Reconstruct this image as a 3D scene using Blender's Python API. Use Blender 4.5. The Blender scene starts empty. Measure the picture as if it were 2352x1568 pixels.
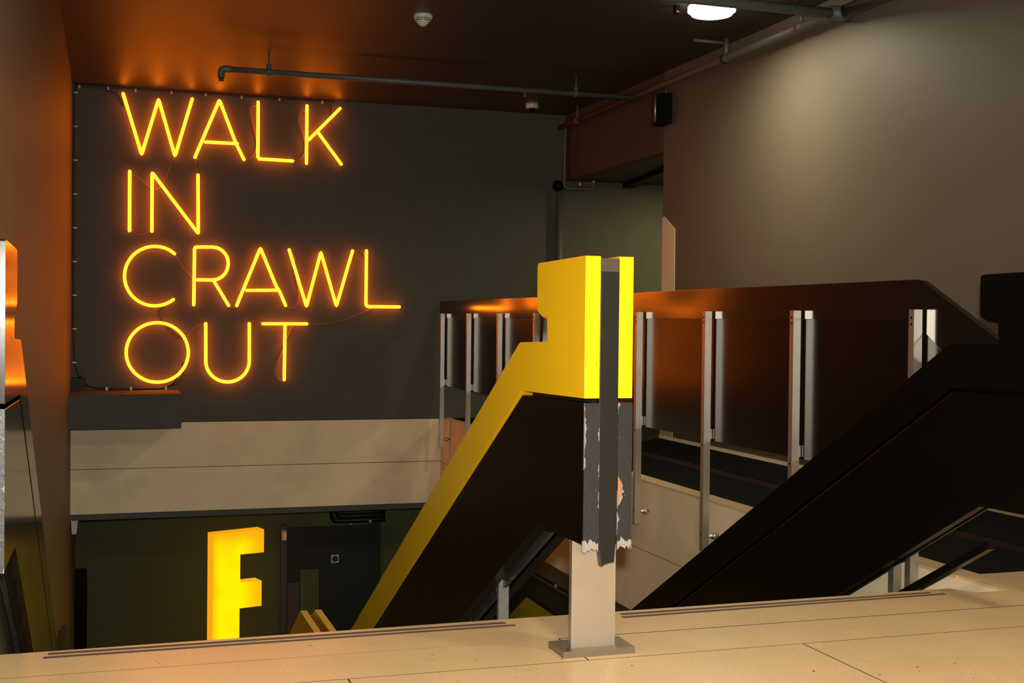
import bpy, bmesh, math, random
from mathutils import Vector, Matrix
random.seed(7)
S = bpy.context.scene
COL = S.collection

# ------------------------------------------------------------------ camera
cam_data = bpy.data.cameras.new('camera')
cam = bpy.data.objects.new('camera', cam_data)
COL.objects.link(cam)
_r = Vector((0.95172243, -0.30676547, 0.01092533))
_u = Vector((-0.00540015, 0.01885409, 0.99980766))
_f = Vector((0.30691246, 0.95159837, -0.01628728))
cam.matrix_world = Matrix(((_r.x, _u.x, -_f.x, 0.0), (_r.y, _u.y, -_f.y, 0.0),
                           (_r.z, _u.z, -_f.z, 1.1), (0, 0, 0, 1)))
cam_data.sensor_width = 36.0
cam_data.sensor_fit = 'HORIZONTAL'
cam_data.lens = 2878.26 / 2352 * 36.0
cam_data.clip_start = 0.05
cam_data.clip_end = 100
S.camera = cam

# ------------------------------------------------------------------ world, lights, exposure
w = bpy.data.worlds.new('world')
S.world = w
w.use_nodes = True
w.node_tree.nodes['Background'].inputs[0].default_value = (0.9, 0.75, 0.55, 1)
w.node_tree.nodes['Background'].inputs[1].default_value = 0.02
S.view_settings.view_transform = 'Standard'
S.view_settings.look = 'None'
S.view_settings.gamma = 1.0
S.view_settings.use_curve_mapping = False
S.view_settings.exposure = 0.0


def light(name, kind, loc, energy, color, size=0.2, size_y=None, rot=(0, 0, 0), spread=None):
    d = bpy.data.lights.new(name, kind)
    d.energy = energy
    d.color = color
    if kind == 'AREA':
        d.shape = 'RECTANGLE' if size_y else 'DISK'
        d.size = size
        if size_y:
            d.size_y = size_y
        if spread:
            d.spread = spread
    elif kind in ('POINT', 'SPOT'):
        d.shadow_soft_size = size
    o = bpy.data.objects.new(name, d)
    COL.objects.link(o)
    o.location = loc
    o.rotation_euler = rot
    return o


# the photographer's flash, a hand's breadth above the lens
flash = light('flash', 'AREA', (0.02, 0.0, 1.22), 300, (1.0, 0.93, 0.80), 0.06)
flash.rotation_euler = Vector((0.28, 0.95, -0.03)).to_track_quat('-Z', 'Y').to_euler()
# warm ceiling lamps of the landing, behind and above the camera
light('landing_lamp', 'AREA', (1.0, 0.9, 3.40), 124, (1.0, 0.77, 0.50), 0.5)
light('landing_lamp', 'AREA', (3.6, 1.2, 3.40), 84, (1.0, 0.77, 0.50), 0.5)

# ------------------------------------------------------------------ materials
MATS = {}


def mat(name, col, rough=0.6, metal=0.0, var=0.12, scale=6.0, bump=0.0, bscale=60.0, spec=0.5,
        coat=0.0, coat_rough=0.1, stretch=None):
    m = bpy.data.materials.new(name)
    m.use_nodes = True
    nt = m.node_tree
    b = nt.nodes['Principled BSDF']
    tc = nt.nodes.new('ShaderNodeTexCoord')
    mp = nt.nodes.new('ShaderNodeMapping')
    nt.links.new(tc.outputs['Object'], mp.inputs[0])
    if stretch:
        mp.inputs['Scale'].default_value = stretch
    n = nt.nodes.new('ShaderNodeTexNoise')
    n.inputs['Scale'].default_value = scale
    n.inputs['Detail'].default_value = 5
    nt.links.new(mp.outputs[0], n.inputs['Vector'])
    mx = nt.nodes.new('ShaderNodeMix')
    mx.data_type = 'RGBA'
    mx.inputs[6].default_value = tuple(c * (1 - var) for c in col) + (1,)
    mx.inputs[7].default_value = tuple(min(1, c * (1 + var)) for c in col) + (1,)
    nt.links.new(n.outputs['Fac'], mx.inputs[0])
    nt.links.new(mx.outputs[2], b.inputs['Base Color'])
    b.inputs['Roughness'].default_value = rough
    b.inputs['Metallic'].default_value = metal
    b.inputs['Specular IOR Level'].default_value = spec
    b.inputs['Coat Weight'].default_value = coat
    b.inputs['Coat Roughness'].default_value = coat_rough
    if bump:
        n2 = nt.nodes.new('ShaderNodeTexNoise')
        n2.inputs['Scale'].default_value = bscale
        n2.inputs['Detail'].default_value = 3
        nt.links.new(mp.outputs[0], n2.inputs['Vector'])
        bp = nt.nodes.new('ShaderNodeBump')
        bp.inputs['Strength'].default_value = bump
        bp.inputs['Distance'].default_value = 0.01
        nt.links.new(n2.outputs['Fac'], bp.inputs['Height'])
        nt.links.new(bp.outputs[0], b.inputs['Normal'])
    MATS[name] = m
    return m


def overlay(m, col, scale, lo, hi, rough=None, seed=0.0, stretch=None):
    """specks or stains of another colour, wherever a noise passes lo..hi"""
    nt = m.node_tree
    b = nt.nodes['Principled BSDF']
    src = b.inputs['Base Color'].links[0].from_socket
    tc = nt.nodes.new('ShaderNodeTexCoord')
    mp = nt.nodes.new('ShaderNodeMapping')
    mp.inputs['Location'].default_value = (seed, seed * 1.7, seed * 0.6)
    if stretch:
        mp.inputs['Scale'].default_value = stretch
    nt.links.new(tc.outputs['Object'], mp.inputs[0])
    n = nt.nodes.new('ShaderNodeTexNoise')
    n.inputs['Scale'].default_value = scale
    n.inputs['Detail'].default_value = 4
    nt.links.new(mp.outputs[0], n.inputs['Vector'])
    r = nt.nodes.new('ShaderNodeMapRange')
    r.inputs['From Min'].default_value = lo
    r.inputs['From Max'].default_value = hi
    nt.links.new(n.outputs['Fac'], r.inputs['Value'])
    mx = nt.nodes.new('ShaderNodeMix')
    mx.data_type = 'RGBA'
    nt.links.new(r.outputs[0], mx.inputs[0])
    nt.links.new(src, mx.inputs[6])
    mx.inputs[7].default_value = tuple(col) + (1,)
    nt.links.new(mx.outputs[2], b.inputs['Base Color'])
    return m


def emit(name, col, strength, mottled=None):
    m = bpy.data.materials.new(name)
    m.use_nodes = True
    nt = m.node_tree
    b = nt.nodes['Principled BSDF']
    b.inputs['Base Color'].default_value = tuple(col) + (1,)
    b.inputs['Emission Color'].default_value = tuple(col) + (1,)
    b.inputs['Emission Strength'].default_value = strength
    b.inputs['Roughness'].default_value = 0.4
    if mottled:
        tc = nt.nodes.new('ShaderNodeTexCoord')
        n = nt.nodes.new('ShaderNodeTexNoise')
        n.inputs['Scale'].default_value = 2.6
        n.inputs['Detail'].default_value = 1
        nt.links.new(tc.outputs['Object'], n.inputs['Vector'])
        r = nt.nodes.new('ShaderNodeMapRange')
        r.inputs['From Min'].default_value = 0.36
        r.inputs['From Max'].default_value = 0.62
        nt.links.new(n.outputs['Fac'], r.inputs['Value'])
        mx = nt.nodes.new('ShaderNodeMix')
        mx.data_type = 'RGBA'
        nt.links.new(r.outputs[0], mx.inputs[0])
        mx.inputs[6].default_value = tuple(mottled) + (1,)
        mx.inputs[7].default_value = tuple(col) + (1,)
        nt.links.new(mx.outputs[2], b.inputs['Emission Color'])
    return m


M = {}
M['ceiling'] = mat('ceiling_paint', (0.040, 0.037, 0.028), 0.48, bump=0.05, bscale=14, spec=0.4)
M['wall_grey'] = mat('charcoal_wall_paint', (0.072, 0.069, 0.054), 0.75, spec=0.3, bump=0.1, bscale=90)
M['wall_taupe'] = mat('taupe_wall_paint', (0.125, 0.105, 0.078), 0.55, var=0.07, scale=1.5, bump=0.08, bscale=25, spec=0.4)
M['bulkhead'] = mat('shade_darkened_taupe', (0.070, 0.055, 0.042), 0.6, spec=0.3)  # wall taupe darkened to offset the neon light falling on the bulkhead
M['wall_olive'] = mat('olive_wall_paint', (0.050, 0.060, 0.010), 0.7)
M['stone'] = mat('cream_terrazzo', (0.60, 0.44, 0.245), 0.30, var=0.10, scale=5, bump=0.03, bscale=200, spec=0.35)
overlay(M['stone'], (0.34, 0.22, 0.12), 75, 0.62, 0.72)
overlay(M['stone'], (0.08, 0.05, 0.03), 42, 0.715, 0.74, seed=4)
M['panel_stone'] = mat('cream_concrete_panel', (0.80, 0.65, 0.43), 0.6, var=0.10, scale=3, bump=0.05, bscale=150, spec=0.3)
overlay(M['panel_stone'], (0.62, 0.49, 0.31), 90, 0.62, 0.75)
overlay(M['panel_stone'], (0.60, 0.49, 0.33), 2.0, 0.50, 0.85, seed=3)
M['stair_stone'] = mat('shade_darkened_stair_stone', (0.16, 0.12, 0.07), 0.6)  # shade of the stairs put into the colour, so they bounce less light
M['steel_old'] = mat('weathered_steel', (0.24, 0.23, 0.20), 0.5, 0.7, var=0.35, scale=40)
M['steel_base'] = mat('stained_steel', (0.30, 0.25, 0.20), 0.40, 0.85, var=0.25, scale=25)
M['joint'] = mat('dark_joint', (0.012, 0.008, 0.005), 0.9, spec=0.1)
M['grey_edge'] = mat('slate_grey_edging', (0.045, 0.045, 0.040), 0.6)
M['yellow'] = mat('yellow_gloss_paint', (0.86, 0.52, 0.006), 0.28, var=0.05, scale=3, bump=0.05, bscale=30, coat=0.3)
overlay(M['yellow'], (0.25, 0.16, 0.01), 55, 0.735, 0.76, stretch=(1, 1, 0.35))
M['black'] = mat('black_gloss_paint', (0.003, 0.0025, 0.002), 0.20, var=0.2, bump=0.04, bscale=22, spec=0.16)
M['rail_black'] = mat('black_lacquer', (0.004, 0.0035, 0.003), 0.13, var=0.2, bump=0.012, bscale=20, spec=1.0, coat=0.35, coat_rough=0.12)
M['panel_black'] = mat('dark_laminate', (0.005, 0.003, 0.002), 0.20, var=0.2, bump=0.02, bscale=25, spec=0.32)
M['strip'] = mat('black_steel_strip', (0.010, 0.0095, 0.008), 0.45, var=0.25, scale=9, spec=0.25, stretch=(1, 1, 0.2))
overlay(M['strip'], (0.16, 0.15, 0.14), 60, 0.72, 0.78, stretch=(1, 1, 0.3))
M['strip_top'] = mat('worn_brown_steel', (0.050, 0.032, 0.024), 0.5, var=0.3, scale=20)
M['steel'] = mat('brushed_steel', (0.58, 0.54, 0.48), 0.38, 0.90, var=0.06, scale=3, bump=0.02, bscale=120, stretch=(1, 1, 0.15))
M['steel_dull'] = mat('dull_painted_steel', (0.11, 0.115, 0.12), 0.40, 0.8, var=0.5, scale=14)
overlay(M['steel_dull'], (0.4, 0.4, 0.4), 45, 0.62, 0.70, stretch=(1, 0.3, 1))
M['pipe'] = mat('grey_painted_pipe', (0.085, 0.088, 0.082), 0.5)
M['pipe_warm'] = mat('taupe_painted_pipe', (0.095, 0.075, 0.055), 0.5)
M['plastic'] = mat('black_plastic', (0.0025, 0.0025, 0.0022), 0.4, spec=0.1)
M['cable'] = mat('dark_cable', (0.012, 0.010, 0.008), 0.5)
M['wire'] = mat('brown_wire', (0.20, 0.10, 0.04), 0.5)
M['clip'] = mat('pale_clip', (0.5, 0.48, 0.42), 0.4)
M['white'] = mat('off_white_plastic', (0.55, 0.53, 0.42), 0.45, var=0.03)
M['brass'] = mat('brass_fitting', (0.55, 0.42, 0.28), 0.4, 0.7)
M['carpet'] = mat('dark_floor_mat', (0.003, 0.003, 0.0025), 0.8, bump=0.2, bscale=300, spec=0.08)
M['carpet_brown'] = mat('brown_floor_mat', (0.020, 0.009, 0.005), 0.8, bump=0.2, bscale=300, spec=0.08)
M['nosing'] = mat('brown_grip_strip', (0.10, 0.060, 0.040), 0.85, bump=0.4, bscale=400, var=0.3, scale=120)
M['door'] = mat('dark_grey_door', (0.011, 0.011, 0.009), 0.5, spec=0.3)
M['brown_box'] = mat('brown_painted_metal', (0.045, 0.028, 0.018), 0.5)
M['neon'] = emit('neon_tube', (1.0, 0.180, 0.0038), 13.5)
M['f_side'] = emit('sign_side', (1.0, 0.40, 0.008), 0.9)
M['f_face'] = emit('sign_face', (1.0, 0.70, 0.0), 1.2)
# lamps inside the letter sit along its stem: the face is yellow there and more orange at the ends of the arms
_nt = M['f_face'].node_tree
_b = _nt.nodes['Principled BSDF']
_tc = _nt.nodes.new('ShaderNodeTexCoord')
_sp = _nt.nodes.new('ShaderNodeSeparateXYZ')
_nt.links.new(_tc.outputs['Object'], _sp.inputs[0])
_no = _nt.nodes.new('ShaderNodeTexNoise')
_no.inputs['Scale'].default_value = 4.0
_no.inputs['Detail'].default_value = 1
_nt.links.new(_tc.outputs['Object'], _no.inputs['Vector'])


def _range(sock, a, b_, c, d):
    n = _nt.nodes.new('ShaderNodeMapRange')
    n.interpolation_type = 'SMOOTHSTEP'
    for nm, v in zip(('From Min', 'From Max', 'To Min', 'To Max'), (a, b_, c, d)):
        n.inputs[nm].default_value = v
    _nt.links.new(sock, n.inputs['Value'])
    return n.outputs[0]


def _mul(p, q):
    n = _nt.nodes.new('ShaderNodeMath')
    n.operation = 'MULTIPLY'
    _nt.links.new(p, n.inputs[0])
    _nt.links.new(q, n.inputs[1])
    return n.outputs[0]


_m = _mul(_range(_sp.outputs[0], 1.19, 1.27, 0.45, 1.0), _range(_sp.outputs[0], 1.50, 1.76, 1.0, 0.10))
_m = _mul(_m, _range(_sp.outputs[2], -1.62, -1.45, 1.0, 0.15))
_m = _mul(_m, _range(_no.outputs['Fac'], 0.30, 0.55, 0.72, 1.0))
_mx = _nt.nodes.new('ShaderNodeMix')
_mx.data_type = 'RGBA'
_nt.links.new(_m, _mx.inputs[0])
_mx.inputs[6].default_value = (0.85, 0.27, 0.002, 1)
_mx.inputs[7].default_value = (1.0, 0.64, 0.0, 1)
_nt.links.new(_mx.outputs[2], _b.inputs['Emission Color'])
M['lamp'] = emit('lamp_diffuser', (1.0, 0.92, 0.70), 16.0)
M['led'] = emit('red_led', (1.0, 0.05, 0.01), 2.0)


def chipped(name, base, edges, chip=(0.20, 0.185, 0.18), width=0.010, z_hi=0.84, bare=None):
    """black paint knocked off along the given vertical arrises (x positions) of the board fronts"""
    m = mat(name, base, 0.42, var=0.15, scale=18, spec=0.4, bump=0.15, bscale=60)
    nt = m.node_tree
    N, Lk = nt.nodes, nt.links
    b = N['Principled BSDF']
    src = b.inputs['Base Color'].links[0].from_socket
    tc = N.new('ShaderNodeTexCoord')
    sep = N.new('ShaderNodeSeparateXYZ')
    Lk.new(tc.outputs['Object'], sep.inputs[0])

    def math_(op, a, b_=None, clamp=False):
        n = N.new('ShaderNodeMath')
        n.operation = op
        n.use_clamp = clamp
        for i, v in enumerate((a, b_)):
            if v is None:
                continue
            if hasattr(v, 'links'):
                Lk.new(v, n.inputs[i])
            else:
                n.inputs[i].default_value = v
        return n.outputs[0]

    def noise(scale, st, off=0.0):
        mp = N.new('ShaderNodeMapping')
        mp.inputs['Scale'].default_value = st
        mp.inputs['Location'].default_value = (off, off, off)
        Lk.new(tc.outputs['Object'], mp.inputs[0])
        n = N.new('ShaderNodeTexNoise')
        n.inputs['Scale'].default_value = scale
        n.inputs['Detail'].default_value = 6
        Lk.new(mp.outputs[0], n.inputs['Vector'])
        return n.outputs['Fac']

    mask = None
    for i, (x0, amount) in enumerate(edges):
        d = math_('ABSOLUTE', math_('SUBTRACT', sep.outputs[0], x0))
        nz = noise(11, (0.6, 0.2, 1.0), 3.1 * i + 1.3)
        lim = math_('MULTIPLY', math_('SUBTRACT', nz, 0.56 - amount), width * 7.0)
        lim = math_('ADD', lim, math_('MULTIPLY', math_('SUBTRACT', noise(120, (1, .2, 1), i), 0.5), 0.006))
        s = math_('GREATER_THAN', lim, d)
        mask = s if mask is None else math_('MAXIMUM', mask, s)
    fine = math_('GREATER_THAN', noise(90, (1, 1, 1), 9), 0.70)
    mask = math_('MAXIMUM', mask, math_('MULTIPLY', fine, 0.25))
    mx = N.new('ShaderNodeMix')
    mx.data_type = 'RGBA'
    Lk.new(mask, mx.inputs[0])
    Lk.new(src, mx.inputs[6])
    mx.inputs[7].default_value = tuple(chip) + (1,)
    Lk.new(mx.outputs[2], b.inputs['Base Color'])
    return m


# ------------------------------------------------------------------ mesh helpers
def link_mesh(name, bm, m, parent=None, smooth=False):
    me = bpy.data.meshes.new(name)
    bmesh.ops.recalc_face_normals(bm, faces=bm.faces)
    bm.to_mesh(me)
    bm.free()
    me.materials.append(m)
    if smooth:
        for p in me.polygons:
            p.use_smooth = True
    o = bpy.data.objects.new(name, me)
    COL.objects.link(o)
    if parent:
        o.parent = parent
        if parent.type == 'EMPTY':      # meshes are modelled in room coordinates
            o.matrix_parent_inverse = Matrix.Translation(parent.location).inverted()
    return o


def add_box(bm, a, b):
    x0, y0, z0 = a
    x1, y1, z1 = b
    v = [bm.verts.new(p) for p in ((x0, y0, z0), (x1, y0, z0), (x1, y1, z0), (x0, y1, z0),
                                   (x0, y0, z1), (x1, y0, z1), (x1, y1, z1), (x0, y1, z1))]
    for f in ((0, 3, 2, 1), (4, 5, 6, 7), (0, 1, 5, 4), (1, 2, 6, 5), (2, 3, 7, 6), (3, 0, 4, 7)):
        bm.faces.new([v[i] for i in f])


def bevel(bm, w_, seg=2):
    es = [e for e in bm.edges if len(e.link_faces) == 2 and e.calc_face_angle(0) > 0.3]
    bmesh.ops.bevel(bm, geom=es, offset=w_, segments=seg, affect='EDGES', profile=0.6, clamp_overlap=True)


def box(name, a, b, m, parent=None, bev=0.0):
    bm = bmesh.new()
    add_box(bm, a, b)
    if bev:
        bevel(bm, bev)
    return link_mesh(name, bm, m, parent)


def prism(name, pts, lo, hi, m, parent=None, axis='x', bev=0.0, hold=None):
    """extrude a polygon along an axis: axis x takes (y,z), y takes (x,z), z takes (x,y)"""
    bm = bmesh.new()

    def P(p, h):
        return {'x': (h, p[0], p[1]), 'y': (p[0], h, p[1]), 'z': (p[0], p[1], h)}[axis]
    a = [bm.verts.new(P(p, lo)) for p in pts]
    b = [bm.verts.new(P(p, hi)) for p in pts]
    bm.faces.new(a)
    bm.faces.new(b[::-1])
    n = len(pts)
    for i in range(n):
        bm.faces.new((a[i], b[i], b[(i + 1) % n], a[(i + 1) % n]))
    bmesh.ops.recalc_face_normals(bm, faces=bm.faces)
    if bev:
        bevel(bm, bev)
    return link_mesh(name, bm, m, parent)


def rounded(pts, rad, n=5):
    """round the corners of a polygon; rad is one radius or a dict index -> radius"""
    out = []
    k = len(pts)
    for i, p in enumerate(pts):
        r = rad.get(i, 0) if isinstance(rad, dict) else rad
        if not r:
            out.append(p)
            continue
        p0, p1, p2 = Vector(pts[i - 1]), Vector(p), Vector(pts[(i + 1) % k])
        d0, d2 = (p0 - p1).normalized(), (p2 - p1).normalized()
        A, B = p1 + d0 * r, p1 + d2 * r
        for j in range(n + 1):
            t = j / n
            q = A * (1 - t) ** 2 + p1 * 2 * t * (1 - t) + B * t * t
            out.append((q.x, q.y))
    return out


def add_tube(bm, path, r, n=10, cap=True, round_cap=False):
    path = [Vector(p) for p in path]
    rings = []
    t0 = (path[1] - path[0]).normalized()
    up = Vector((0, 0, 1)) if abs(t0.z) < 0.9 else Vector((0, 1, 0))
    nrm = t0.cross(up).normalized()
    items = []
    for i, p in enumerate(path):
        if i == 0:
            t = t0
            sc = 1
        elif i == len(path) - 1:
            t = (path[i] - path[i - 1]).normalized()
            sc = 1
        else:
            a = (path[i] - path[i - 1]).normalized()
            b = (path[i + 1] - path[i]).normalized()
            t = (a + b)
            t = t.normalized() if t.length > 1e-4 else b
            sc = min(1.6, 1 / max(0.35, math.sqrt(max(0.0, (1 + a.dot(b)) / 2))))
        items.append((p, t, sc))
    if round_cap:
        p, t, _ = items[0]
        pre = [(p - t * r * math.sin(a), t, math.cos(a)) for a in (1.3, 0.85, 0.4)]
        p, t, _ = items[-1]
        post = [(p + t * r * math.sin(a), t, math.cos(a)) for a in (0.4, 0.85, 1.3)]
        items = pre + items + post
    for p, t, sc in items:
        nrm = (nrm - t * nrm.dot(t))
        if nrm.length < 1e-5:
            nrm = t.orthogonal()
        nrm.normalize()
        bn = t.cross(nrm)
        rings.append([bm.verts.new(p + (nrm * math.cos(2 * math.pi * k / n) + bn * math.sin(2 * math.pi * k / n)) * r * sc)
                      for k in range(n)])
    for a, b in zip(rings, rings[1:]):
        for k in range(n):
            bm.faces.new((a[k], a[(k + 1) % n], b[(k + 1) % n], b[k]))
    if cap:
        bm.faces.new(rings[0][::-1])
        bm.faces.new(rings[-1])


def tube(name, path, r, m, parent=None, n=10, round_cap=False):
    bm = bmesh.new()
    add_tube(bm, path, r, n, round_cap=round_cap)
    return link_mesh(name, bm, m, parent, smooth=True)


def spline(pts, n=4):
    """smooth a 3D polyline (Catmull-Rom)"""
    P = [Vector(p) for p in pts]
    if len(P) < 3:
        return P
    P = [2 * P[0] - P[1]] + P + [2 * P[-1] - P[-2]]
    out = []
    for i in range(1, len(P) - 2):
        for j in range(n):
            t = j / n
            out.append(0.5 * (2 * P[i] + (P[i + 1] - P[i - 1]) * t + (2 * P[i - 1] - 5 * P[i] + 4 * P[i + 1] - P[i + 2]) * t * t
                              + (3 * P[i] - P[i - 1] - 3 * P[i + 1] + P[i + 2]) * t ** 3))
    out.append(P[-2])
    return out


def lathe(name, prof, m, parent=None, loc=(0, 0, 0), n=32, smooth=True):
    """revolve (radius, z) about the z axis"""
    bm = bmesh.new()
    rings = []
    for r, z in prof:
        rings.append([bm.verts.new((loc[0] + r * math.cos(2 * math.pi * k / n), loc[1] + r * math.sin(2 * math.pi * k / n), loc[2] + z))
                      for k in range(n)])
    for a, b in zip(rings, rings[1:]):
        for k in range(n):
            bm.faces.new((a[k], a[(k + 1) % n], b[(k + 1) % n], b[k]))
    bm.faces.new(rings[0])
    bm.faces.new(rings[-1][::-1])
    return link_mesh(name, bm, m, parent, smooth=smooth)


def thing(name, label, cat, loc=(0, 0, 0), group=None):
    o = bpy.data.objects.new(name, None)
    COL.objects.link(o)
    o.empty_display_size = 0.1
    o.location = loc
    tag(o, label, cat, group)
    return o


def tag(o, label=None, cat=None, group=None, kind=None):
    if label:
        o['label'] = label
    if cat:
        o['category'] = cat
    if group:
        o['group'] = group
    if kind:
        o['kind'] = kind
    return o


def struct(o):
    o['kind'] = 'structure'
    return o


# ================================================================== THE SETTING
CEIL = 3.48
WX0, WX1, FARY = -0.36, 5.03, 13.65
struct(box('ceiling', (WX0, -2.6, CEIL), (WX1, FARY, CEIL + 0.12), M['ceiling']))
struct(box('ceiling', (WX1 + 0.12, 10.95, 2.73), (8.0, FARY, 2.85), M['ceiling']))
struct(box('wall_left', (WX0 - 0.12, -2.6, -3.6), (WX0, 16.0, CEIL), M['wall_taupe']))
struct(box('wall_right', (WX1, -2.6, 0.0), (WX1 + 0.12, 10.95, CEIL), M['wall_taupe']))
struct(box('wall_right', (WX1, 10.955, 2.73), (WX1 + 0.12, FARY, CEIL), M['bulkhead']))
struct(box('wall_corridor', (8.0, 10.9, 0), (8.1, FARY, 2.85), M['wall_olive']))
struct(box('wall_far', (WX0, FARY, 0.0), (8.0, FARY + 0.15, CEIL), M['wall_grey']))
struct(box('wall_back', (WX0, -2.72, 0.0), (WX1, -2.6, CEIL), M['wall_taupe']))

# landing floor: a bed with separate stone slabs, nosing inlays in the front row
fl = struct(box('floor', (WX0, -2.6, -0.30), (WX1, 4.318, -0.0002), M['joint']))


def slab(pts, parent, m=None, bev=0.0015, th=0.014, z=0.0, name='tile'):
    return prism(name, pts, z - th, z, m or M['stone'], parent, 'z', 0)


g = 0.0026
slab([(WX0, 4.07 + g), (5.03, 4.077 + g), (5.03, 4.64), (3.72, 4.64), (3.575, 4.64), (3.575, 4.318), (3.43, 4.312),
      (3.365, 4.418), (1.4, 4.391), (WX0, 4.358)], fl, th=0.04)
for x0, x1 in ((WX0, 1.495 - g), (1.495 + g, 5.03)):
    slab([(x0, 3.785 + g), (x1, 3.785 + g), (x1, 4.075 - g), (x0, 4.07 - g)], fl)
xs = [WX0, 0.705, 2.285, 3.865, 5.03]
for r in range(8):
    y1 = 3.785 - 0.79 * r
    y0 = max(-2.6, y1 - 0.79)
    for a, b in zip(xs, xs[1:]):
        slab([(a + g, y0 + g), (b - g, y0 + g), (b - g, y1 - g), (a + g, y1 - g)], fl)
for (xa, xb, ya0, ya1, yb0, yb1) in ((-0.192, 1.410, 4.269, 4.292, 4.281, 4.302), (-0.180, 1.385, 4.312, 4.337, 4.322, 4.347),
                                     (1.831, 3.275, 4.289, 4.313, 4.318, 4.339), (1.845, 3.230, 4.334, 4.360, 4.355, 4.377)):
    if True:
        bm = bmesh.new()
        q = [(xa, ya0), (xb, yb0), (xb, yb1), (xa, ya1)]
        a = [bm.verts.new((p[0], p[1], 0.0)) for p in q]
        b = [bm.verts.new((p[0], p[1], 0.0012)) for p in q]
        bm.faces.new(a[::-1])
        bm.faces.new(b)
        for i in range(4):
            bm.faces.new((a[i], a[(i + 1) % 4], b[(i + 1) % 4], b[i]))
        link_mesh('grip_strip', bm, M['nosing'], fl)

# gallery along the right wall: bed, stone border, floor mat
gf = struct(box('floor_gallery', (3.60, 4.33, -1.09), (WX1, FARY, -0.014), M['joint']))
ys = [4.6375, 6.9, 9.15, 11.4, FARY]
for a, b in zip(ys, ys[1:]):
    slab([(3.57, a + g), (3.69, a + g), (3.69, b - g), (3.57, b - g)], gf)
box('mat', (3.69, 4.645, -0.014), (4.24, FARY, -0.001), M['carpet'], gf)
box('mat', (4.245, 4.645, -0.014), (4.385, FARY, -0.003), M['carpet_brown'], gf)
box('mat', (4.395, 4.645, -0.014), (WX1, FARY, -0.001), M['carpet'], gf)
box('mat', (WX1, 10.95, -0.014), (8.0, FARY, -0.001), M['carpet'], gf)
# stone fascia of the gallery slab, facing the stairwell
fa = struct(box('trim_1', (3.58, 4.325, -1.09), (3.60, FARY, -0.0145), M['joint']))
for z0, z1 in ((-0.488, -0.0145), (-0.955, -0.494)):
    for a, b in ((4.322, FARY),):
        box('panel', (3.570, a, z0), (3.582, b - 0.003, z1), M['panel_stone'], fa, 0.001)
struct(box('trim_2', (3.565, 4.33, -1.09), (3.60, FARY, -0.957), M['grey_edge']))
# stone fascia under the far wall
fb = struct(box('trim_3', (WX0, FARY + 0.01, -0.95), (3.58, FARY + 0.15, 0.0), M['joint']))
for z0, z1 in ((-0.478, -0.006), (-0.945, -0.484)):
    box('panel', (WX0, FARY - 0.006, z0), (3.57, FARY + 0.012, z1), M['panel_stone'], fb, 0.001)
struct(box('trim_4', (WX0, FARY - 0.012, -1.005), (3.57, FARY + 0.15, -0.947), M['grey_edge']))
struct(box('trim_5', (WX0, 12.85, 0.0), (0.70, FARY, 0.340), M['wall_grey']))      # boxed-in duct under the sign
struct(box('baseboard_right', (WX1 - 0.014, 4.0, 0.0), (WX1, 10.95, 0.026), M['panel_stone']))

# lower storey
struct(box('ceiling_lower', (WX0, FARY + 0.15, -1.0), (WX1, 16.0, -0.9), M['grey_edge']))
struct(box('wall_lower_back', (WX0, 16.0, -3.6), (WX1, 16.12, -0.95), M['wall_olive']))
struct(box('wall_lower_right', (WX1, 2.0, -3.6), (WX1 + 0.1, 16.0, -1.0), M['grey_edge']))
struct(box('floor_lower', (WX0, 11.87, -3.72), (WX1, 16.0, -3.6), M['stair_stone']))
struct(box('floor_lower', (WX0, 2.0, -3.72), (WX1, 11.87, -3.6), M['stair_stone']))
struct(box('wall_under_landing', (WX0, 4.20, -3.6), (WX1, 4.32, -0.3), M['wall_grey']))

# stair: thirteen risers to the half landing, eight more below it
st = struct(box('floor_half_landing', (WX0, 8.005, -2.36), (3.57, 9.75, -2.21), M['stair_stone']))
stairs = thing('staircase', None, None, (1.6, 4.37, 0))
stairs['kind'] = 'structure'
for i in range(12):
    z = -0.17 * (i + 1)
    y = 4.37 + 0.3025 * i
    prism('step', [(y, z), (y + 0.3225, z), (y + 0.3225, z - 0.05), (y + 0.3025, z - 0.2), (y, z - 0.05)], WX0 + 0.01, 3.56, M['stair_stone'], stairs, 'x')
for i in range(7):
    z = -2.21 - 0.174 * (i + 1)
    y = 9.75 + 0.3025 * i
    prism('step', [(y, z), (y + 0.3225, z), (y + 0.3225, z - 0.05), (y + 0.3025, z - 0.2), (y, z - 0.05)], WX0 + 0.01, 3.56, M['stair_stone'], stairs, 'x')

# ================================================================== THE THREE STAIR BALUSTRADES
SL = 0.5620
RAIL = [(3.740, 1.312), (4.212, 1.306), (4.212, 1.140), (4.160, 1.117), (4.104, 1.112), (4.098, 1.030), (4.405, 1.022),
        (8.354, -1.197), (9.860, -1.197), (12.30, -2.568), (12.30, -2.765), (9.812, -1.375), (8.325, -1.375),
        (4.377, 0.844), (3.740, 0.855)]
RAIL_R = rounded(RAIL, {0: .006, 1: .02, 2: .015, 3: .02, 4: .012, 5: .004, 6: .02})
PANEL = [(3.740, 0.840), (4.371, 0.829), (8.320, -1.391), (9.806, -1.391), (12.30, -2.78), (12.30, -3.31), (9.61, -1.83),
         (8.127, -1.83), (4.200, 0.377), (3.740, 0.384)]
SPINE = [(3.765, 1.285), (4.07, 1.285), (4.07, 0.99), (4.39, 0.99), (8.34, -1.23), (9.85, -1.23), (12.28, -2.59), (12.28, -3.30),
         (9.61, -1.835), (8.127, -1.835), (4.200, 0.372), (3.765, 0.380)]


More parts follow.
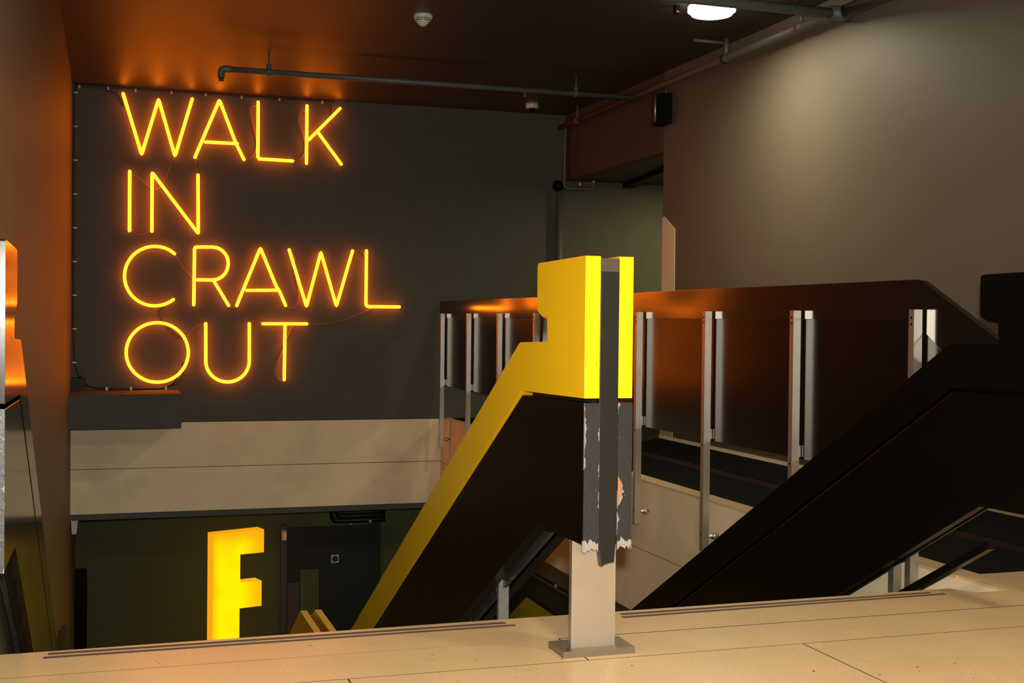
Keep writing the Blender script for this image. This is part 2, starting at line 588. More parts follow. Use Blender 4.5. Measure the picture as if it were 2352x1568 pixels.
def balustrade(label, x_left, boards, rail_mat, panel_mat, spine_x, post_x, posts, strip=True, stub_x=None, chips=None, rail_label=None, spine_mat=None):
    t = thing('stair_balustrade', label, 'balustrade', ((boards[0][0] + boards[-1][1]) / 2, 3.87, 0.0))
    for x0, x1 in boards:
        ra = prism('rail_board', RAIL_R, x0, x1, rail_mat, t, 'x', 0.0035)
        if rail_label:
            ra['label'] = rail_label
        prism('side_panel', PANEL, x0 + 0.001, x1 - 0.001, panel_mat, t, 'x', 0.003)
        if chips:
            # the painted front arris of the panel, flaking at its edges
            box('panel_front', (x0, 3.735, 0.3835), (x1, 3.742, 0.8405), chips, t, 0.0015)
    prism('spine_plate', SPINE, spine_x[0], spine_x[1], spine_mat or M['steel_dull'], t, 'x')
    if strip:
        fs = prism('front_strip', [(1.5025, 1.303), (1.5675, 1.303), (1.5675, 0.42), (1.5600, 0.325), (1.545, 0.3235), (1.527, 0.319), (1.517, 0.312), (1.504, 0.40), (1.5025, 0.46)],
                   3.737, 3.768, M['strip'], t, 'y', 0.002)
        top = box('strip_cap', (1.5035, 3.7355, 1.262), (1.5665, 3.766, 1.3045), M['strip_top'], t, 0.002)
        top['label'] = 'worn brown top of the black strip'
    px0, px1 = post_x or (0, 0)
    if post_x:
        box('post', (px0, 3.860, 0.022), (px1, 3.884, 0.3835), M['steel'], t, 0.002)
        box('base_plate', (px0 - 0.040, 3.822, 0.0), (px1 + 0.058, 3.968, 0.022), M['steel_base'], t, 0.0025)
    for (xa, xb, y, zb, zt) in posts:
        box('support_post', (xa, y - 0.02, zb), (xb, y + 0.004, zt), M['steel_old'], t, 0.002)
    return t


chips_mat = chipped('chipped_black_edge', (0.017, 0.016, 0.018), [(1.451, 0.045), (1.503, -0.04), (1.5672, 0.01), (1.6165, 0.02)])
centre = balustrade('yellow-topped black stair balustrade on a steel post in the middle of the stairs', 1.451,
                    [(1.451, 1.503), (1.567, 1.617)], M['yellow'], M['black'], (1.530, 1.548), (1.461, 1.617),
                    [(1.513, 1.556, 4.85, -0.34, 0.08), (1.513, 1.556, 6.36, -1.19, -0.78), (1.513, 1.556, 7.87, -2.04, -1.63)],
                    chips=chips_mat, rail_label='glossy yellow rail board')
# splintered bottom ends of the two black panels (bare grey filler and one orange gouge)
random.seed(11)


def splinters(x0, x1, z, n, seed, drop):
    random.seed(seed)
    bm = bmesh.new()
    k = n
    topv, botv = [], []
    for i in range(k + 1):
        x = x0 + (x1 - x0) * i / k
        zt = z + 0.010 + 0.018 * random.random()
        zb = z - drop * random.random()
        topv.append((x, zt))
        botv.append((x, zb))
    pts = botv + topv[::-1]
    a = [bm.verts.new((p[0], 3.7325, p[1])) for p in pts]
    b = [bm.verts.new((p[0], 3.7375, p[1])) for p in pts]
    m_ = len(pts)
    for i in range(k):
        for vs in (a, b):
            bm.faces.new((vs[i], vs[i + 1], vs[m_ - 2 - i], vs[m_ - 1 - i]))
    for i in range(m_):
        bm.faces.new((a[i], a[(i + 1) % m_], b[(i + 1) % m_], b[i]))
    return bm


fill = mat('bare_grey_filler', (0.22, 0.205, 0.20), 0.8, var=0.3, scale=80, bump=0.4, bscale=200)
o = link_mesh('broken_edge', splinters(1.447, 1.502, 0.376, 9, 5, 0.016), fill, centre)
o['label'] = 'splintered grey bottom edge of the left panel'
o = link_mesh('broken_edge', splinters(1.568, 1.617, 0.381, 11, 8, 0.016), fill, centre)
o['label'] = 'splintered grey bottom edge of the right panel'
gouge = mat('bare_orange_wood', (0.26, 0.125, 0.06), 0.8, var=0.4, scale=60, stretch=(1, 1, 0.2))
bm = bmesh.new()
random.seed(3)
zz = [0.515 + 0.088 * i / 14 for i in range(15)]
lf = [(1.5685, z) for z in zz]
rt = [(1.5685 + 0.0145 * math.sin(math.pi * (i + 0.6) / 15.2) * (0.75 + 0.5 * random.random()), z) for i, z in enumerate(zz)]
a = [[bm.verts.new((p[0], y, p[1])) for p in side] for y in (3.7332, 3.7365) for side in (lf, rt)]
for i in range(14):
    bm.faces.new((a[0][i], a[1][i], a[1][i + 1], a[0][i + 1]))
    bm.faces.new((a[1][i], a[3][i], a[3][i + 1], a[1][i + 1]))
o = link_mesh('gouge', bm, gouge, centre)
o['label'] = 'orange gouge in the right panel front'
bm = bmesh.new()
rt2 = [(p[0] + 0.002 + 0.005 * random.random() * math.sin(math.pi * (i + 0.6) / 15.2), p[1] - 0.006) for i, p in enumerate(rt)]
a = [[bm.verts.new((p[0], 3.7342, p[1])) for p in side] for side in (lf, rt2)]
for i in range(14):
    bm.faces.new((a[0][i], a[1][i], a[1][i + 1], a[0][i + 1]))
link_mesh('gouge_rim', bm, fill, centre)

lm = chipped('worn_black_edge', (0.030, 0.032, 0.036), [(-0.2715, 0.05), (-0.321, 0.05)])
left = balustrade('black stair balustrade against the left wall, glowing orange with the reflected sign', -0.321,
                  [(-0.321, -0.271)], M['rail_black'], M['rail_black'], (-0.340, -0.322), None,
                  [], strip=False, chips=lm)
right = balustrade('black stair balustrade on the right, in front of the gallery railing', 3.33,
                   [(3.330, 3.380)], M['black'], M['black'], (3.381, 3.395), None,
                   [(3.396, 3.430, 6.36, -1.19, -0.78)], strip=False, spine_mat=M['black'])
sl = prism('stringer', [(4.23, 0.195), (4.23, 0.232), (8.1, 0.232 - 3.87 * 0.555), (8.1, 0.185 - 3.87 * 0.555)], 3.400, 3.440, M['black'], right, 'x', 0.002)

# ================================================================== GALLERY RAILING
gr = thing('gallery_railing', 'black gallery railing with steel posts, running along the right wall', 'railing', (3.5, 4.3, 0.0))
prism('handrail_board', rounded([(4.29, 1.028), (4.86, 1.310), (13.50, 1.310), (13.50, 1.126), (4.90, 1.126), (4.55, 0.90), (4.29, 0.83)],
                                {1: .02}), 3.506, 3.546, M['rail_black'], gr, 'x', 0.003)
PY = [4.85, 5.89, 6.92, 7.95, 9.04, 10.12, 11.17, 12.22, 13.27]
for i, y in enumerate(PY):
    p = box('post', (3.450, y - 0.04, -0.285), (3.494, y, 1.172), M['steel'], gr, 0.002)
    box('bracket', (3.494, y - 0.034, 0.395), (3.507, y - 0.006, 0.455), M['steel'], p, 0.001)
    tube('wall_fixing', [(3.494, y - 0.02, -0.20), (3.568, y - 0.02, -0.20)], 0.012, M['steel'], p, 10)
    tube('bolt_head', [(3.528, y - 0.02, -0.20), (3.545, y - 0.02, -0.20)], 0.024, M['steel'], p, 6)
    for zz_ in (1.135, 1.105, 0.36, -0.19):
        tube('bolt', [(3.4485, y - 0.02, zz_), (3.451, y - 0.02, zz_)], 0.006, M['plastic'], p, 8)
    y2 = PY[i + 1] if i + 1 < len(PY) else 13.45
    box('panel', (3.510, y - 0.012, 0.385), (3.528, y2 - 0.0125, 1.1255), M['panel_black'], gr)
prism('panel', [(4.832, 0.385), (4.832, 1.100), (4.60, 0.93), (4.34, 0.83), (4.34, 0.42)], 3.510, 3.528, M['panel_black'], gr, 'x', 0.002)
box('short_post', (3.450, 4.935, -0.6), (3.494, 4.975, 0.36), M['steel'], gr, 0.002)

# ================================================================== THE NEON SIGN
LETTERS = [
    ('W', [[(0.136, 3.404), (0.323, 2.787), (0.489, 3.369), (0.658, 2.786), (0.829, 3.395)]], [[(0.651, 2.776), (0.607, 2.669), (0.54, 2.492), (0.474, 2.436), (0.407, 2.454), (0.339, 2.518), (0.284, 2.567), (0.234, 2.571)], [(-0.105, 3.451), (-0.007, 3.44), (0.07, 3.405), (0.114, 3.357), (0.147, 3.279)]]),
    ('A', [[(0.861, 2.786), (1.108, 3.401), (1.279, 2.962), (1.367, 2.787)], [(0.967, 2.951), (1.296, 2.951)]], [[(0.883, 2.776), (0.869, 2.693), (0.89, 2.613)], [(1.388, 2.792), (1.441, 2.81), (1.487, 2.877), (1.498, 2.996), (1.467, 3.16), (1.437, 3.3), (1.448, 3.36), (1.489, 3.363)]]),
    ('L', [[(1.512, 3.404), (1.513, 2.827), (1.517, 2.808), (1.536, 2.801), (1.882, 2.796)]], [[(1.895, 2.8), (1.972, 2.83), (2.014, 2.905), (2.009, 3.048), (1.963, 3.213), (1.968, 3.327), (1.998, 3.349), (2.022, 3.324)]]),
    ('K', [[(2.032, 3.397), (2.031, 2.779)], [(2.39, 3.39), (2.054, 3.034)], [(2.151, 3.121), (2.408, 2.788)]], [[(2.244, 3.44), (2.287, 3.425), (2.303, 3.378), (2.291, 3.305)]]),
    ('I', [[(0.206, 2.606), (0.207, 1.994)]], [[(0.232, 2.006), (0.276, 1.967), (0.332, 1.957), (0.387, 1.982), (0.42, 2.012)]]),
    ('N', [[(0.43, 1.996), (0.429, 2.605), (0.9, 1.985), (0.893, 2.6)]], []),
    ('C', [[(0.659, 1.767), (0.632, 1.788), (0.602, 1.806), (0.571, 1.82), (0.538, 1.83), (0.505, 1.836), (0.471, 1.838), (0.436, 1.837), (0.403, 1.831), (0.37, 1.822), (0.338, 1.808), (0.307, 1.792), (0.279, 1.772), (0.253, 1.749), (0.23, 1.723), (0.21, 1.695), (0.193, 1.664), (0.179, 1.632), (0.169, 1.599), (0.163, 1.564), (0.16, 1.53), (0.161, 1.495), (0.166, 1.461), (0.175, 1.427), (0.188, 1.395), (0.203, 1.364), (0.223, 1.336), (0.245, 1.31), (0.27, 1.286), (0.297, 1.266), (0.327, 1.249), (0.358, 1.235), (0.391, 1.226), (0.424, 1.22), (0.459, 1.218), (0.493, 1.22), (0.527, 1.225), (0.56, 1.235), (0.592, 1.249), (0.622, 1.266), (0.65, 1.286)]], [[(0.663, 1.758), (0.749, 1.626), (0.846, 1.517)], [(0.56, 1.209), (0.515, 1.185), (0.504, 1.132), (0.538, 1.063), (0.606, 0.994), (0.685, 0.924), (0.753, 0.878)]]),
    ('R', [[(0.859, 1.236), (0.863, 1.821), (0.87, 1.837), (0.888, 1.843), (1.047, 1.847), (1.072, 1.845), (1.097, 1.84), (1.121, 1.83), (1.143, 1.816), (1.162, 1.799), (1.179, 1.779), (1.193, 1.756), (1.203, 1.731), (1.209, 1.704), (1.211, 1.677), (1.209, 1.65), (1.203, 1.623), (1.194, 1.598), (1.181, 1.574), (1.164, 1.553), (1.145, 1.535), (1.123, 1.52), (1.099, 1.509), (1.074, 1.502), (1.049, 1.5), (0.895, 1.498)], [(1.064, 1.489), (1.218, 1.233)]], [[(1.23, 1.224), (1.267, 1.207), (1.302, 1.225)]]),
    ('A2', [[(1.303, 1.234), (1.547, 1.852), (1.723, 1.433), (1.747, 1.408), (1.819, 1.242)], [(1.407, 1.396), (1.727, 1.404)]], [[(1.836, 1.233), (1.89, 1.212), (1.949, 1.258), (1.966, 1.379), (1.935, 1.522), (1.904, 1.666), (1.921, 1.738), (1.903, 1.803)]]),
    ('W2', [[(1.853, 1.84), (2.044, 1.233), (2.195, 1.825), (2.369, 1.242), (2.542, 1.849)]], [[(2.561, 1.845), (2.612, 1.859), (2.662, 1.842), (2.681, 1.782)]]),
    ('L2', [[(2.696, 1.854), (2.695, 1.271), (2.701, 1.249), (2.722, 1.241), (3.069, 1.243)]], [[(2.779, 1.227), (2.606, 1.146), (2.423, 1.077), (2.24, 1.045), (2.071, 1.045)]]),
    ('O', [[(0.774, 0.87), (0.758, 0.898), (0.739, 0.925), (0.717, 0.949), (0.693, 0.971), (0.667, 0.99), (0.639, 1.007), (0.61, 1.02), (0.579, 1.031), (0.547, 1.038), (0.515, 1.042), (0.483, 1.043), (0.451, 1.04), (0.419, 1.034), (0.388, 1.025), (0.358, 1.013), (0.33, 0.997), (0.303, 0.979), (0.279, 0.958), (0.257, 0.935), (0.237, 0.91), (0.22, 0.883), (0.206, 0.854), (0.195, 0.824), (0.187, 0.793), (0.182, 0.762), (0.181, 0.73), (0.183, 0.698), (0.188, 0.666), (0.197, 0.635), (0.208, 0.605), (0.223, 0.577), (0.241, 0.55), (0.261, 0.525), (0.284, 0.502), (0.309, 0.482), (0.335, 0.464), (0.364, 0.449), (0.394, 0.437), (0.425, 0.428), (0.457, 0.423), (0.49, 0.421), (0.522, 0.422), (0.554, 0.426), (0.585, 0.434), (0.616, 0.445), (0.645, 0.459), (0.673, 0.476), (0.699, 0.496), (0.722, 0.518), (0.743, 0.543), (0.761, 0.57), (0.777, 0.598), (0.789, 0.628), (0.798, 0.659), (0.804, 0.691), (0.807, 0.723), (0.806, 0.756), (0.801, 0.788), (0.794, 0.819), (0.783, 0.85)]], [[(0.776, 0.913), (0.81, 0.925), (0.855, 0.984), (0.9, 1.026), (0.969, 1.032)], [(0.755, 0.632), (0.756, 0.538), (0.722, 0.445), (0.666, 0.387), (0.576, 0.378)]]),
    ('U', [[(0.983, 1.038), (0.986, 0.642), (0.989, 0.607), (0.997, 0.573), (1.011, 0.541), (1.029, 0.512), (1.053, 0.485), (1.08, 0.463), (1.11, 0.444), (1.143, 0.431), (1.177, 0.423), (1.213, 0.42), (1.248, 0.422), (1.283, 0.43), (1.316, 0.444), (1.346, 0.462), (1.373, 0.484), (1.396, 0.511), (1.415, 0.541), (1.428, 0.573), (1.436, 0.607), (1.439, 0.642), (1.436, 1.042)]], [[(1.454, 1.041), (1.5, 1.079), (1.547, 1.068), (1.577, 1.042)]]),
    ('T', [[(1.579, 1.042), (2.048, 1.046)], [(1.815, 1.026), (1.811, 0.442)]], [[(1.915, 1.023), (1.88, 0.981), (1.81, 0.801), (1.746, 0.621), (1.731, 0.525), (1.759, 0.441), (1.801, 0.431)]]),
]
LAB = {
    'W': ('neon_letter_w', 'orange neon letter W that begins WALK in the top row'),
    'A': ('neon_letter_a', 'orange neon letter A, second letter of WALK in the top row'),
    'L': ('neon_letter_l', 'orange neon letter L, between A and K of WALK in the top row'),
    'K': ('neon_letter_k', 'orange neon letter K at the right end of the top row'),
    'I': ('neon_letter_i', 'orange neon letter I, a single upright stroke that begins the second row'),
    'N': ('neon_letter_n', 'orange neon letter N, beside the single stroke in the second row'),
    'C': ('neon_letter_c', 'orange neon letter C, open ring that begins CRAWL in the third row'),
    'R': ('neon_letter_r', 'orange neon letter R, second letter of CRAWL in the third row'),
    'A2': ('neon_letter_a', 'orange neon letter A in the middle of CRAWL in the third row'),
    'W2': ('neon_letter_w', 'orange neon letter W, second from the right end of the third row'),
    'L2': ('neon_letter_l', 'orange neon letter L at the right end of CRAWL in the third row'),
    'O': ('neon_letter_o', 'orange neon letter O, full ring at the left of the bottom row'),
    'U': ('neon_letter_u', 'orange neon letter U in the middle of OUT in the bottom row'),
    'T': ('neon_letter_t', 'orange neon letter T at the right end of the bottom row'),
}
TUBE_Y, TUBE_R = 13.598, 0.0165
for key, strokes, wires in LETTERS:
    nm, lb = LAB[key]
    zmin = min(p[1] for s in strokes for p in s)
    xmid = sum(p[0] for p in strokes[0]) / len(strokes[0])
    t = thing(nm, lb, 'neon letter', (xmid, TUBE_Y, zmin), 'glowing letters of the neon wall sign')
    for s in strokes:
        # join corners with a tiny bend radius so that the glass bends rather than folds
        pts = rounded(s, {i: 0.022 for i in range(1, len(s) - 1)}, 4) if len(s) < 8 else s
        tube('glass_tube', [(x, TUBE_Y, z) for x, z in pts], TUBE_R, M['neon'], t, 10, True)
        for k in (0, len(s) - 1):
            d = Vector(s[1]) - Vector(s[0]) if k == 0 else Vector(s[-2]) - Vector(s[-1])
            d.normalize()
            x, z = s[k][0] + d.x * 0.05, s[k][1] + d.y * 0.05
            tube('standoff', [(x, TUBE_Y + 0.012, z), (x, FARY - 0.001, z)], 0.007, M['cable'], t, 8)
    for wv in wires:
        if key == 'W' and wv[0][1] > 3.2:
            wv = [(-0.03, 3.434)] + wv[2:]
        dark = key in ('W', 'K') and wv[0][1] > 3.2 or (key == 'O' and wv[0][1] < 0.9) or (key == 'C' and wv[0][1] < 1.3)
        tube('wire', spline([(x, 13.63, z) for x, z in wv], 4), 0.0065 if dark else 0.005, M['cable'] if dark else M['wire'], t, 6)

# cable tacked round the edge of the sign wall
cb = thing('cable', 'dark cable clipped up the left edge and along the top of the sign wall', 'cable', (-0.33, 13.6, 0.45))
tube('cord', spline([(-0.27, 13.62, 0.47), (-0.315, 13.625, 0.62), (-0.335, 13.625, 1.0), (-0.338, 13.625, 2.0), (-0.34, 13.625, 3.0), (-0.33, 13.62, 3.42),
                     (-0.25, 13.62, 3.457), (0.4, 13.62, 3.460), (1.2, 13.62, 3.460), (2.0, 13.62, 3.460), (2.33, 13.62, 3.460)], 5), 0.011, M['cable'], cb, 8)
for k in range(9):
    z = 0.62 + 0.345 * k
    box('clip', (-0.345, 13.602, z), (-0.305, 13.64, z + 0.012), M['clip'], cb, 0.002)
for x in (-0.30, -0.02, 0.25, 0.61, 0.96, 1.33, 1.73, 2.19):
    box('clip', (x, 13.60, 3.438), (x + 0.018, 13.64, 3.462), M['clip'], cb, 0.002)
pb = thing('power_box', 'small black power box on the left end of the boxed duct below the sign', 'box', (-0.28, 13.5, 0.34))
box('housing', (-0.352, 13.44, 0.34), (-0.218, 13.62, 0.465), M['plastic'], pb, 0.006)
box('lid', (-0.348, 13.445, 0.465), (-0.222, 13.615, 0.474), M['plastic'], pb, 0.003)
lc = thing('floor_cable', 'dark cable lying on the boxed duct under the letter O', 'cable', (0.2, 13.6, 0.352))
tube('cord', spline([(-0.218, 13.57, 0.40), (-0.1, 13.59, 0.365), (0.1, 13.60, 0.355), (0.35, 13.60, 0.355), (0.55, 13.60, 0.36), (0.66, 13.615, 0.42), (0.70, 13.625, 0.52)], 4),
     0.013, M['cable'], lc, 8)
for x in (-0.02, 0.22, 0.57):
    box('clip', (x, 13.575, 0.34), (x + 0.022, 13.62, 0.375), M['clip'], lc, 0.002)

# ================================================================== CEILING FITTINGS
lp = thing('ceiling_lamp', 'round glowing white lamp on the dark ceiling, upper right', 'lamp', (4.25, 8.44, CEIL))
lathe('base', [(0.172, 0.0), (0.172, -0.035), (0.165, -0.04), (0.0001, -0.04)][::-1], M['white'], lp, (4.25, 8.44, CEIL), 40)
lathe('diffuser', [(0.0001, -0.105), (0.12, -0.103), (0.150, -0.095), (0.163, -0.078), (0.166, -0.072), (0.176, -0.070), (0.176, -0.040), (0.0001, -0.040)],
      M['lamp'], lp, (4.25, 8.44, CEIL), 40)
light('gallery_lamp', 'AREA', (4.25, 8.44, CEIL - 0.118), 42, (1.0, 0.90, 0.62), 0.33, spread=math.radians(166))


def detector(loc, r, label):
    t = thing('smoke_detector', label, 'smoke detector', loc)
    lathe('base', [(r, 0.0), (r * 1.0, -r * 0.30), (r * 0.94, -r * 0.42), (0.0001, -r * 0.42)], M['white'], t, loc, 32)
    bm_prof = [(r * 0.80, -r * 0.42), (r * 0.80, -r * 0.50), (0.0001, -r * 0.50)]
    lathe('vent', bm_prof, M['plastic'], t, loc, 32)
    lathe('ring', [(r * 0.86, -r * 0.50), (r * 0.84, -r * 0.58), (0.0001, -r * 0.58)], M['white'], t, loc, 32)
    lathe('vent', [(r * 0.72, -r * 0.58), (r * 0.70, -r * 0.66), (0.0001, -r * 0.66)], M['plastic'], t, loc, 32)
    lathe('nose', [(r * 0.74, -r * 0.66), (r * 0.66, -r * 0.78), (r * 0.40, -r * 1.10), (r * 0.22, -r * 1.22), (0.0001, -r * 1.24)], M['white'], t, loc, 32)
    for k in range(4):
        a = math.pi / 4 + k * math.pi / 2 + 0.55
        c, s_ = math.cos(a), math.sin(a)
        tube('rib', [(loc[0] + c * r * 0.80, loc[1] + s_ * r * 0.80, loc[2] - r * 0.40), (loc[0] + c * r * 0.70, loc[1] + s_ * r * 0.70, loc[2] - r * 0.70)], r * 0.06, M['white'], t, 6)
    return t


detector((2.325, 9.56, CEIL), 0.075, 'white smoke detector high on the dark ceiling, right of the sign')
d2 = thing('small_detector', 'small white sensor on the ceiling near the far corner', 'sensor', (4.40, 13.02, CEIL))
lathe('base', [(0.072, 0.0), (0.072, -0.04), (0.060, -0.055), (0.0001, -0.055)], M['white'], d2, (4.40, 13.02, CEIL), 24)
lathe('lens', [(0.035, -0.055), (0.032, -0.08), (0.0001, -0.095)], M['plastic'], d2, (4.40, 13.02, CEIL), 20)
al = thing('ceiling_sensor', 'tiny black ceiling sensor with a red light beside the lamp', 'sensor', (4.05, 8.62, CEIL))
box('housing', (4.032, 8.60, CEIL - 0.06), (4.068, 8.64, CEIL), M['plastic'], al, 0.004)
lathe('indicator', [(0.009, 0.0), (0.008, -0.006), (0.0001, -0.008)], M['led'], al, (4.05, 8.602, CEIL - 0.045), 10)

# cross pipe with its hangers and open elbow
p1 = thing('ceiling_pipe', 'thin grey pipe hung below the ceiling above the sign, elbow at its left end', 'pipe', (2.9, 11.4, 3.3))
tube('pipe', [(0.985, 11.40, 3.306), (4.90, 11.40, 3.306)], 0.026, M['pipe'], p1, 14)
tube('elbow', spline([(1.03, 11.40, 3.306), (0.965, 11.40, 3.304), (0.945, 11.40, 3.28), (0.943, 11.40, 3.225)], 5), 0.031, M['pipe'], p1, 14)
tube('nozzle', [(0.943, 11.40, 3.225), (0.943, 11.40, 3.195)], 0.022, M['steel_dull'], p1, 12)
for x in (1.36, 4.30):
    h = tube('hanger', [(x, 11.40, 3.306), (x, 11.40, CEIL)], 0.008, M['pipe'], p1, 8)
    tube('collar', [(x, 11.40, 3.335), (x, 11.40, 3.375)], 0.022, M['pipe'], h, 10)
    tube('clamp', [(x - 0.02, 11.40, 3.306), (x + 0.02, 11.40, 3.306)], 0.033, M['pipe'], h, 12)
tube('drop', [(3.78, 11.40, 3.306), (3.78, 11.40, 3.235)], 0.013, M['pipe_warm'], p1, 8)

# pipe along the right wall, and down the far corner
p2 = thing('wall_pipe', 'taupe pipe running along the top of the right wall to the far corner', 'pipe', (4.905, 10.6, 3.3))
tube('pipe', [(4.905, 7.86, 3.315), (4.905, 13.52, 3.315)], 0.030, M['pipe_warm'], p2, 14)
tube('drop_pipe', spline([(4.93, 13.56, 3.40), (4.985, 13.56, 3.33), (4.985, 13.56, 3.2), (4.985, 13.56, 2.75), (4.985, 13.56, 2.66), (5.03, 13.56, 2.635), (5.2, 13.56, 2.635), (5.33, 13.56, 2.64), (5.345, 13.56, 2.70)], 4),
     0.022, M['pipe_warm'], p2, 12)
for x, z in ((5.175, 2.66), (5.345, 2.70)):
    tube('fitting', [(x, 13.56, z), (x, 13.56, z + 0.06)], 0.026 if x < 5.3 else 0.02, M['brass'], p2, 10)
for y in (8.27, 9.46, 12.95):
    h = tube('hanger', [(4.905, y, 3.315), (4.905, y, CEIL)], 0.022 if y == 9.46 else 0.012, M['pipe'], p2, 10)
    tube('clamp', [(4.905, y - 0.05, 3.315), (4.905, y + 0.05, 3.315)], 0.038, M['pipe_warm'], h, 12)
tube('side_branch', [(4.905, 9.46, 3.44), (4.62, 9.50, 3.452)], 0.014, M['pipe'], p2, 8)
p3 = thing('large_pipe', 'thick dark pipe crossing the ceiling beside the lamp at the top of the picture', 'pipe', (4.0, 7.8, 3.3))
tube('pipe', [(2.9, 7.80, 3.315), (4.93, 7.80, 3.305)], 0.036, M['pipe'], p3, 16)
tube('junction', [(4.86, 7.80, 3.306), (5.01, 7.80, 3.306)], 0.056, M['pipe'], p3, 16)
tube('wall_run', [(4.955, 7.86, 3.315), (4.955, 3.0, 3.315)], 0.048, M['pipe'], p3, 16)
p4 = thing('thin_conduit', 'thin light conduit hanging from the ceiling near the right wall', 'pipe', (4.6, 6.5, 3.4))
tube('conduit', [(4.70, 8.0, 3.44), (4.70, 3.0, 3.44)], 0.016, M['pipe_warm'], p4, 10)
# black downpipe with its junction
p5 = thing('downpipe', 'black downpipe in the far corner, running down from a round joint', 'pipe', (4.943, 13.58, 0.0))
tube('pipe', [(4.943, 13.59, 0.0), (4.943, 13.59, 2.62)], 0.040, M['pipe'], p5, 14)
lathe('joint', [(0.0001, -0.07), (0.045, -0.055), (0.062, 0.0), (0.045, 0.05), (0.0001, 0.065)], M['plastic'], p5, (4.915, 13.58, 2.66), 20)
tube('link', [(4.93, 13.57, 2.66), (5.0, 13.56, 2.64)], 0.018, M['plastic'], p5, 8)
# cable duct under the corridor ceiling
p6 = thing('cable_duct', 'black cable duct on the low corridor ceiling beyond the right wall', 'duct', (5.7, 12.9, 2.7))
prism('duct', [(5.40, 11.2), (5.55, 11.2), (5.86, 13.63), (5.74, 13.63)], 2.675, 2.728, M['plastic'], p6, 'z', 0.003)

# loudspeaker on the end of the right wall
spk = thing('loudspeaker', 'black wall loudspeaker mounted high at the far end of the right wall', 'speaker', (5.0, 10.9, 3.1))
prism('cabinet', rounded([(4.855, 10.80), (4.985, 10.70), (5.015, 10.74), (5.015, 10.96), (4.93, 10.98)], 0.012), 2.965, 3.245, M['plastic'], spk, 'z', 0.004)
prism('grille', [(4.842, 10.815), (4.856, 10.80), (4.925, 10.98), (4.911, 10.985)], 2.975, 3.235, M['cable'], spk, 'z', 0.002)
tube('trim_bar', [(4.862, 10.785, 2.98), (4.862, 10.785, 3.235)], 0.009, M['steel'], spk, 8)
tube('bracket', [(5.0, 10.85, 3.24), (5.0, 10.85, 3.32)], 0.012, M['pipe'], spk, 8)

# cream guard board on the corner of the right wall
cg = thing('corner_guard', 'cream board with a slanted top on the far corner of the right wall', 'board', (WX1, 10.8, 0.0))
prism('board', [(10.665, 0.03), (10.665, 1.975), (10.895, 2.105), (10.945, 2.105), (10.945, 0.03)], WX1 - 0.009, WX1 - 0.002, M['panel_stone'], cg, 'x', 0.0015)
box('foot', (WX1 - 0.011, 10.66, 0.0), (WX1 - 0.002, 10.947, 0.03), M['panel_stone'], cg, 0.002)

# ================================================================== LOWER LOBBY
fs = thing('letter_f_sign', 'large glowing yellow block letter F standing in the lower lobby', 'sign', (1.19, 15.0, -3.6))
ca, sa = math.cos(math.radians(15)), math.sin(math.radians(15))
F = [(0.0, -3.60), (0.0, -1.44), (0.620, -1.425), (0.620, -1.70), (0.325, -1.70), (0.325, -2.04), (0.595, -2.04), (0.595, -2.34), (0.320, -2.34), (0.320, -3.60)]
for nm, d0, d1, mm, ins in (('face', -0.012, 0.012, 'f_face', 0.0), ('casing', 0.012, 0.20, 'f_side', 0.0)):
    bm = bmesh.new()
    fa_, fb_ = [], []
    for s, z in F:
        fa_.append(bm.verts.new((1.19 + s * ca - d0 * sa, 15.0 + s * sa + d0 * ca, z)))
        fb_.append(bm.verts.new((1.19 + s * ca - d1 * sa, 15.0 + s * sa + d1 * ca, z)))
    bm.faces.new(fa_)
    bm.faces.new(fb_[::-1])
    for i in range(len(F)):
        j = (i + 1) % len(F)
        bm.faces.new((fa_[i], fb_[i], fb_[j], fa_[j]))
    bevel(bm, 0.004, 1)
    link_mesh(nm, bm, M[mm], fs)
dr = struct(box('door_1', (2.17, 15.94, -3.6), (3.30, 16.0, -1.56), M['door']))
box('frame', (2.10, 15.93, -3.6), (2.17, 16.0, -1.52), M['brown_box'], dr, 0.003)
box('frame', (3.30, 15.93, -3.6), (3.38, 16.0, -1.52), M['door'], dr, 0.003)
box('glass_pane', (2.345, 15.93, -3.3), (2.58, 15.945, -2.09), M['wall_olive'], dr, 0.002)
box('panel', (2.18, 15.925, -3.55), (2.33, 15.942, -2.25), M['brown_box'], dr, 0.002)
sg = box('sign_plate', (2.738, 15.925, -2.02), (2.832, 15.942, -1.92), M['white'], dr, 0.001)
lathe_bm = bmesh.new()
add_tube(lathe_bm, [(2.785, 15.919, -1.97), (2.785, 15.926, -1.97)], 0.040, 20)
link_mesh('emblem', lathe_bm, M['door'], sg)
dc = thing('door_buffer', 'small cream block at the top left corner of the lower door', 'block', (2.13, 15.9, -1.65))
box('block', (2.108, 15.86, -1.69), (2.158, 15.93, -1.59), M['panel_stone'], dc, 0.004)
box('plate', (2.104, 15.925, -1.70), (2.162, 15.932, -1.58), M['panel_stone'], dc, 0.001)
lpz = thing('looped_pipes', 'dark looped pipes under the lower lobby ceiling, above the door', 'pipe', (2.9, 15.3, -1.25))
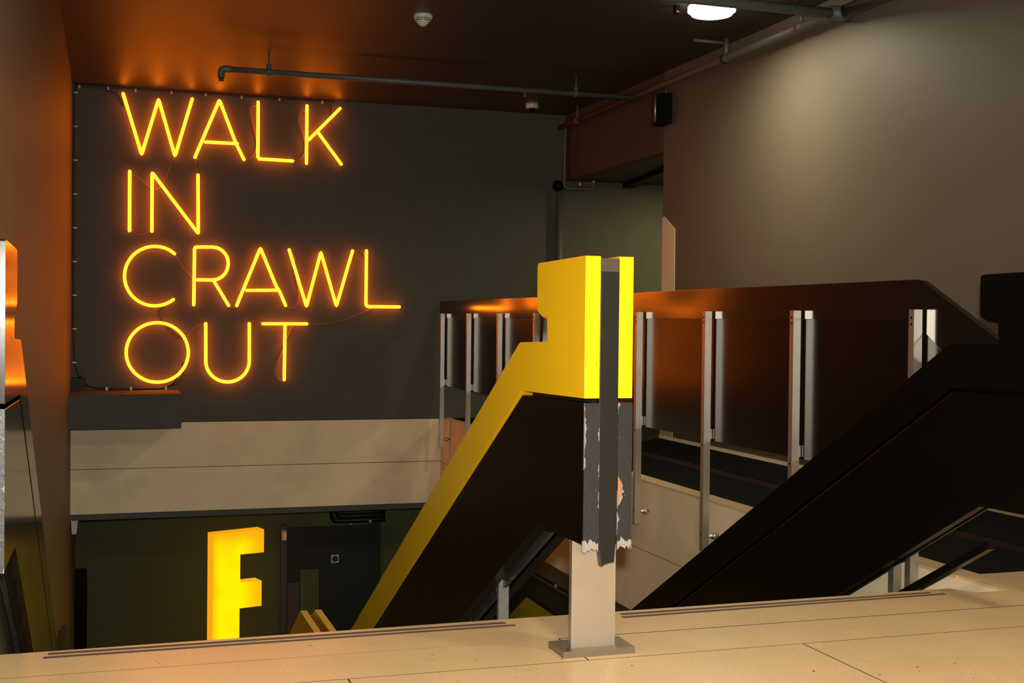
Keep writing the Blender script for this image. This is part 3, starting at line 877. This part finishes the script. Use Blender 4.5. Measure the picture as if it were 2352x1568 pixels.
for k, (r, dz) in enumerate(((0.028, 0.0), (0.022, 0.055), (0.018, 0.10))):
    tube('pipe', spline([(2.62 + k * 0.05, 15.3, -1.0), (2.625 + k * 0.05, 15.3, -1.25 + dz), (2.65 + k * 0.05, 15.3, -1.36 + dz), (2.75, 15.3, -1.385 + dz), (3.15 - k * 0.03, 15.3, -1.385 + dz), (3.30, 15.3, -1.385 + dz)], 4), r, M['plastic'], lpz, 10)
tube('fitting', [(2.84, 15.27, -1.43), (2.87, 15.27, -1.43)], 0.022, M['steel_dull'], lpz, 10)
tube('fitting', [(3.08, 15.27, -1.40), (3.13, 15.27, -1.40)], 0.022, M['steel_dull'], lpz, 10)
cbn = thing('cabinet', 'tall black cabinet against the left wall of the lower lobby', 'cabinet', (-0.30, 15.85, -3.6))
box('body', (WX0, 15.7, -3.55), (-0.225, 15.99, -1.95), M['plastic'], cbn, 0.02)
box('plinth', (WX0, 15.72, -3.6), (-0.24, 15.99, -3.55), M['plastic'], cbn)
wb = thing('wall_bracket', 'pale bracket under the left end of the far slab', 'bracket', (-0.33, 13.7, -1.1))
prism('arm', [(-0.352, -1.005), (-0.285, -1.005), (-0.298, -1.15), (-0.345, -1.15)], 13.66, 13.70, M['clip'], wb, 'y', 0.003)
box('plate', (-0.354, 13.655, -1.02), (-0.284, 13.71, -1.0055), M['clip'], wb, 0.001)
# pipe clipped below the gallery slab
gp = thing('underslung_pipe', 'thin pipe clipped under the gallery slab, seen below the yellow rail', 'pipe', (3.66, 9.0, -1.14))
tube('pipe', [(3.62, 4.5, -1.155), (3.62, 13.6, -1.155)], 0.012, M['pipe_warm'], gp, 8)
for k in range(12):
    y = 4.9 + 0.72 * k
    tube('clip', [(3.62, y, -1.155), (3.62, y, -1.09)], 0.010, M['clip'], gp, 6)

light('lobby_lamp', 'AREA', (3.0, 14.7, -1.02), 4.5, (0.85, 1.0, 0.55), 0.4)
light('corridor_lamp', 'AREA', (6.6, 12.3, 2.70), 55, (1.0, 0.80, 0.36), 0.3)
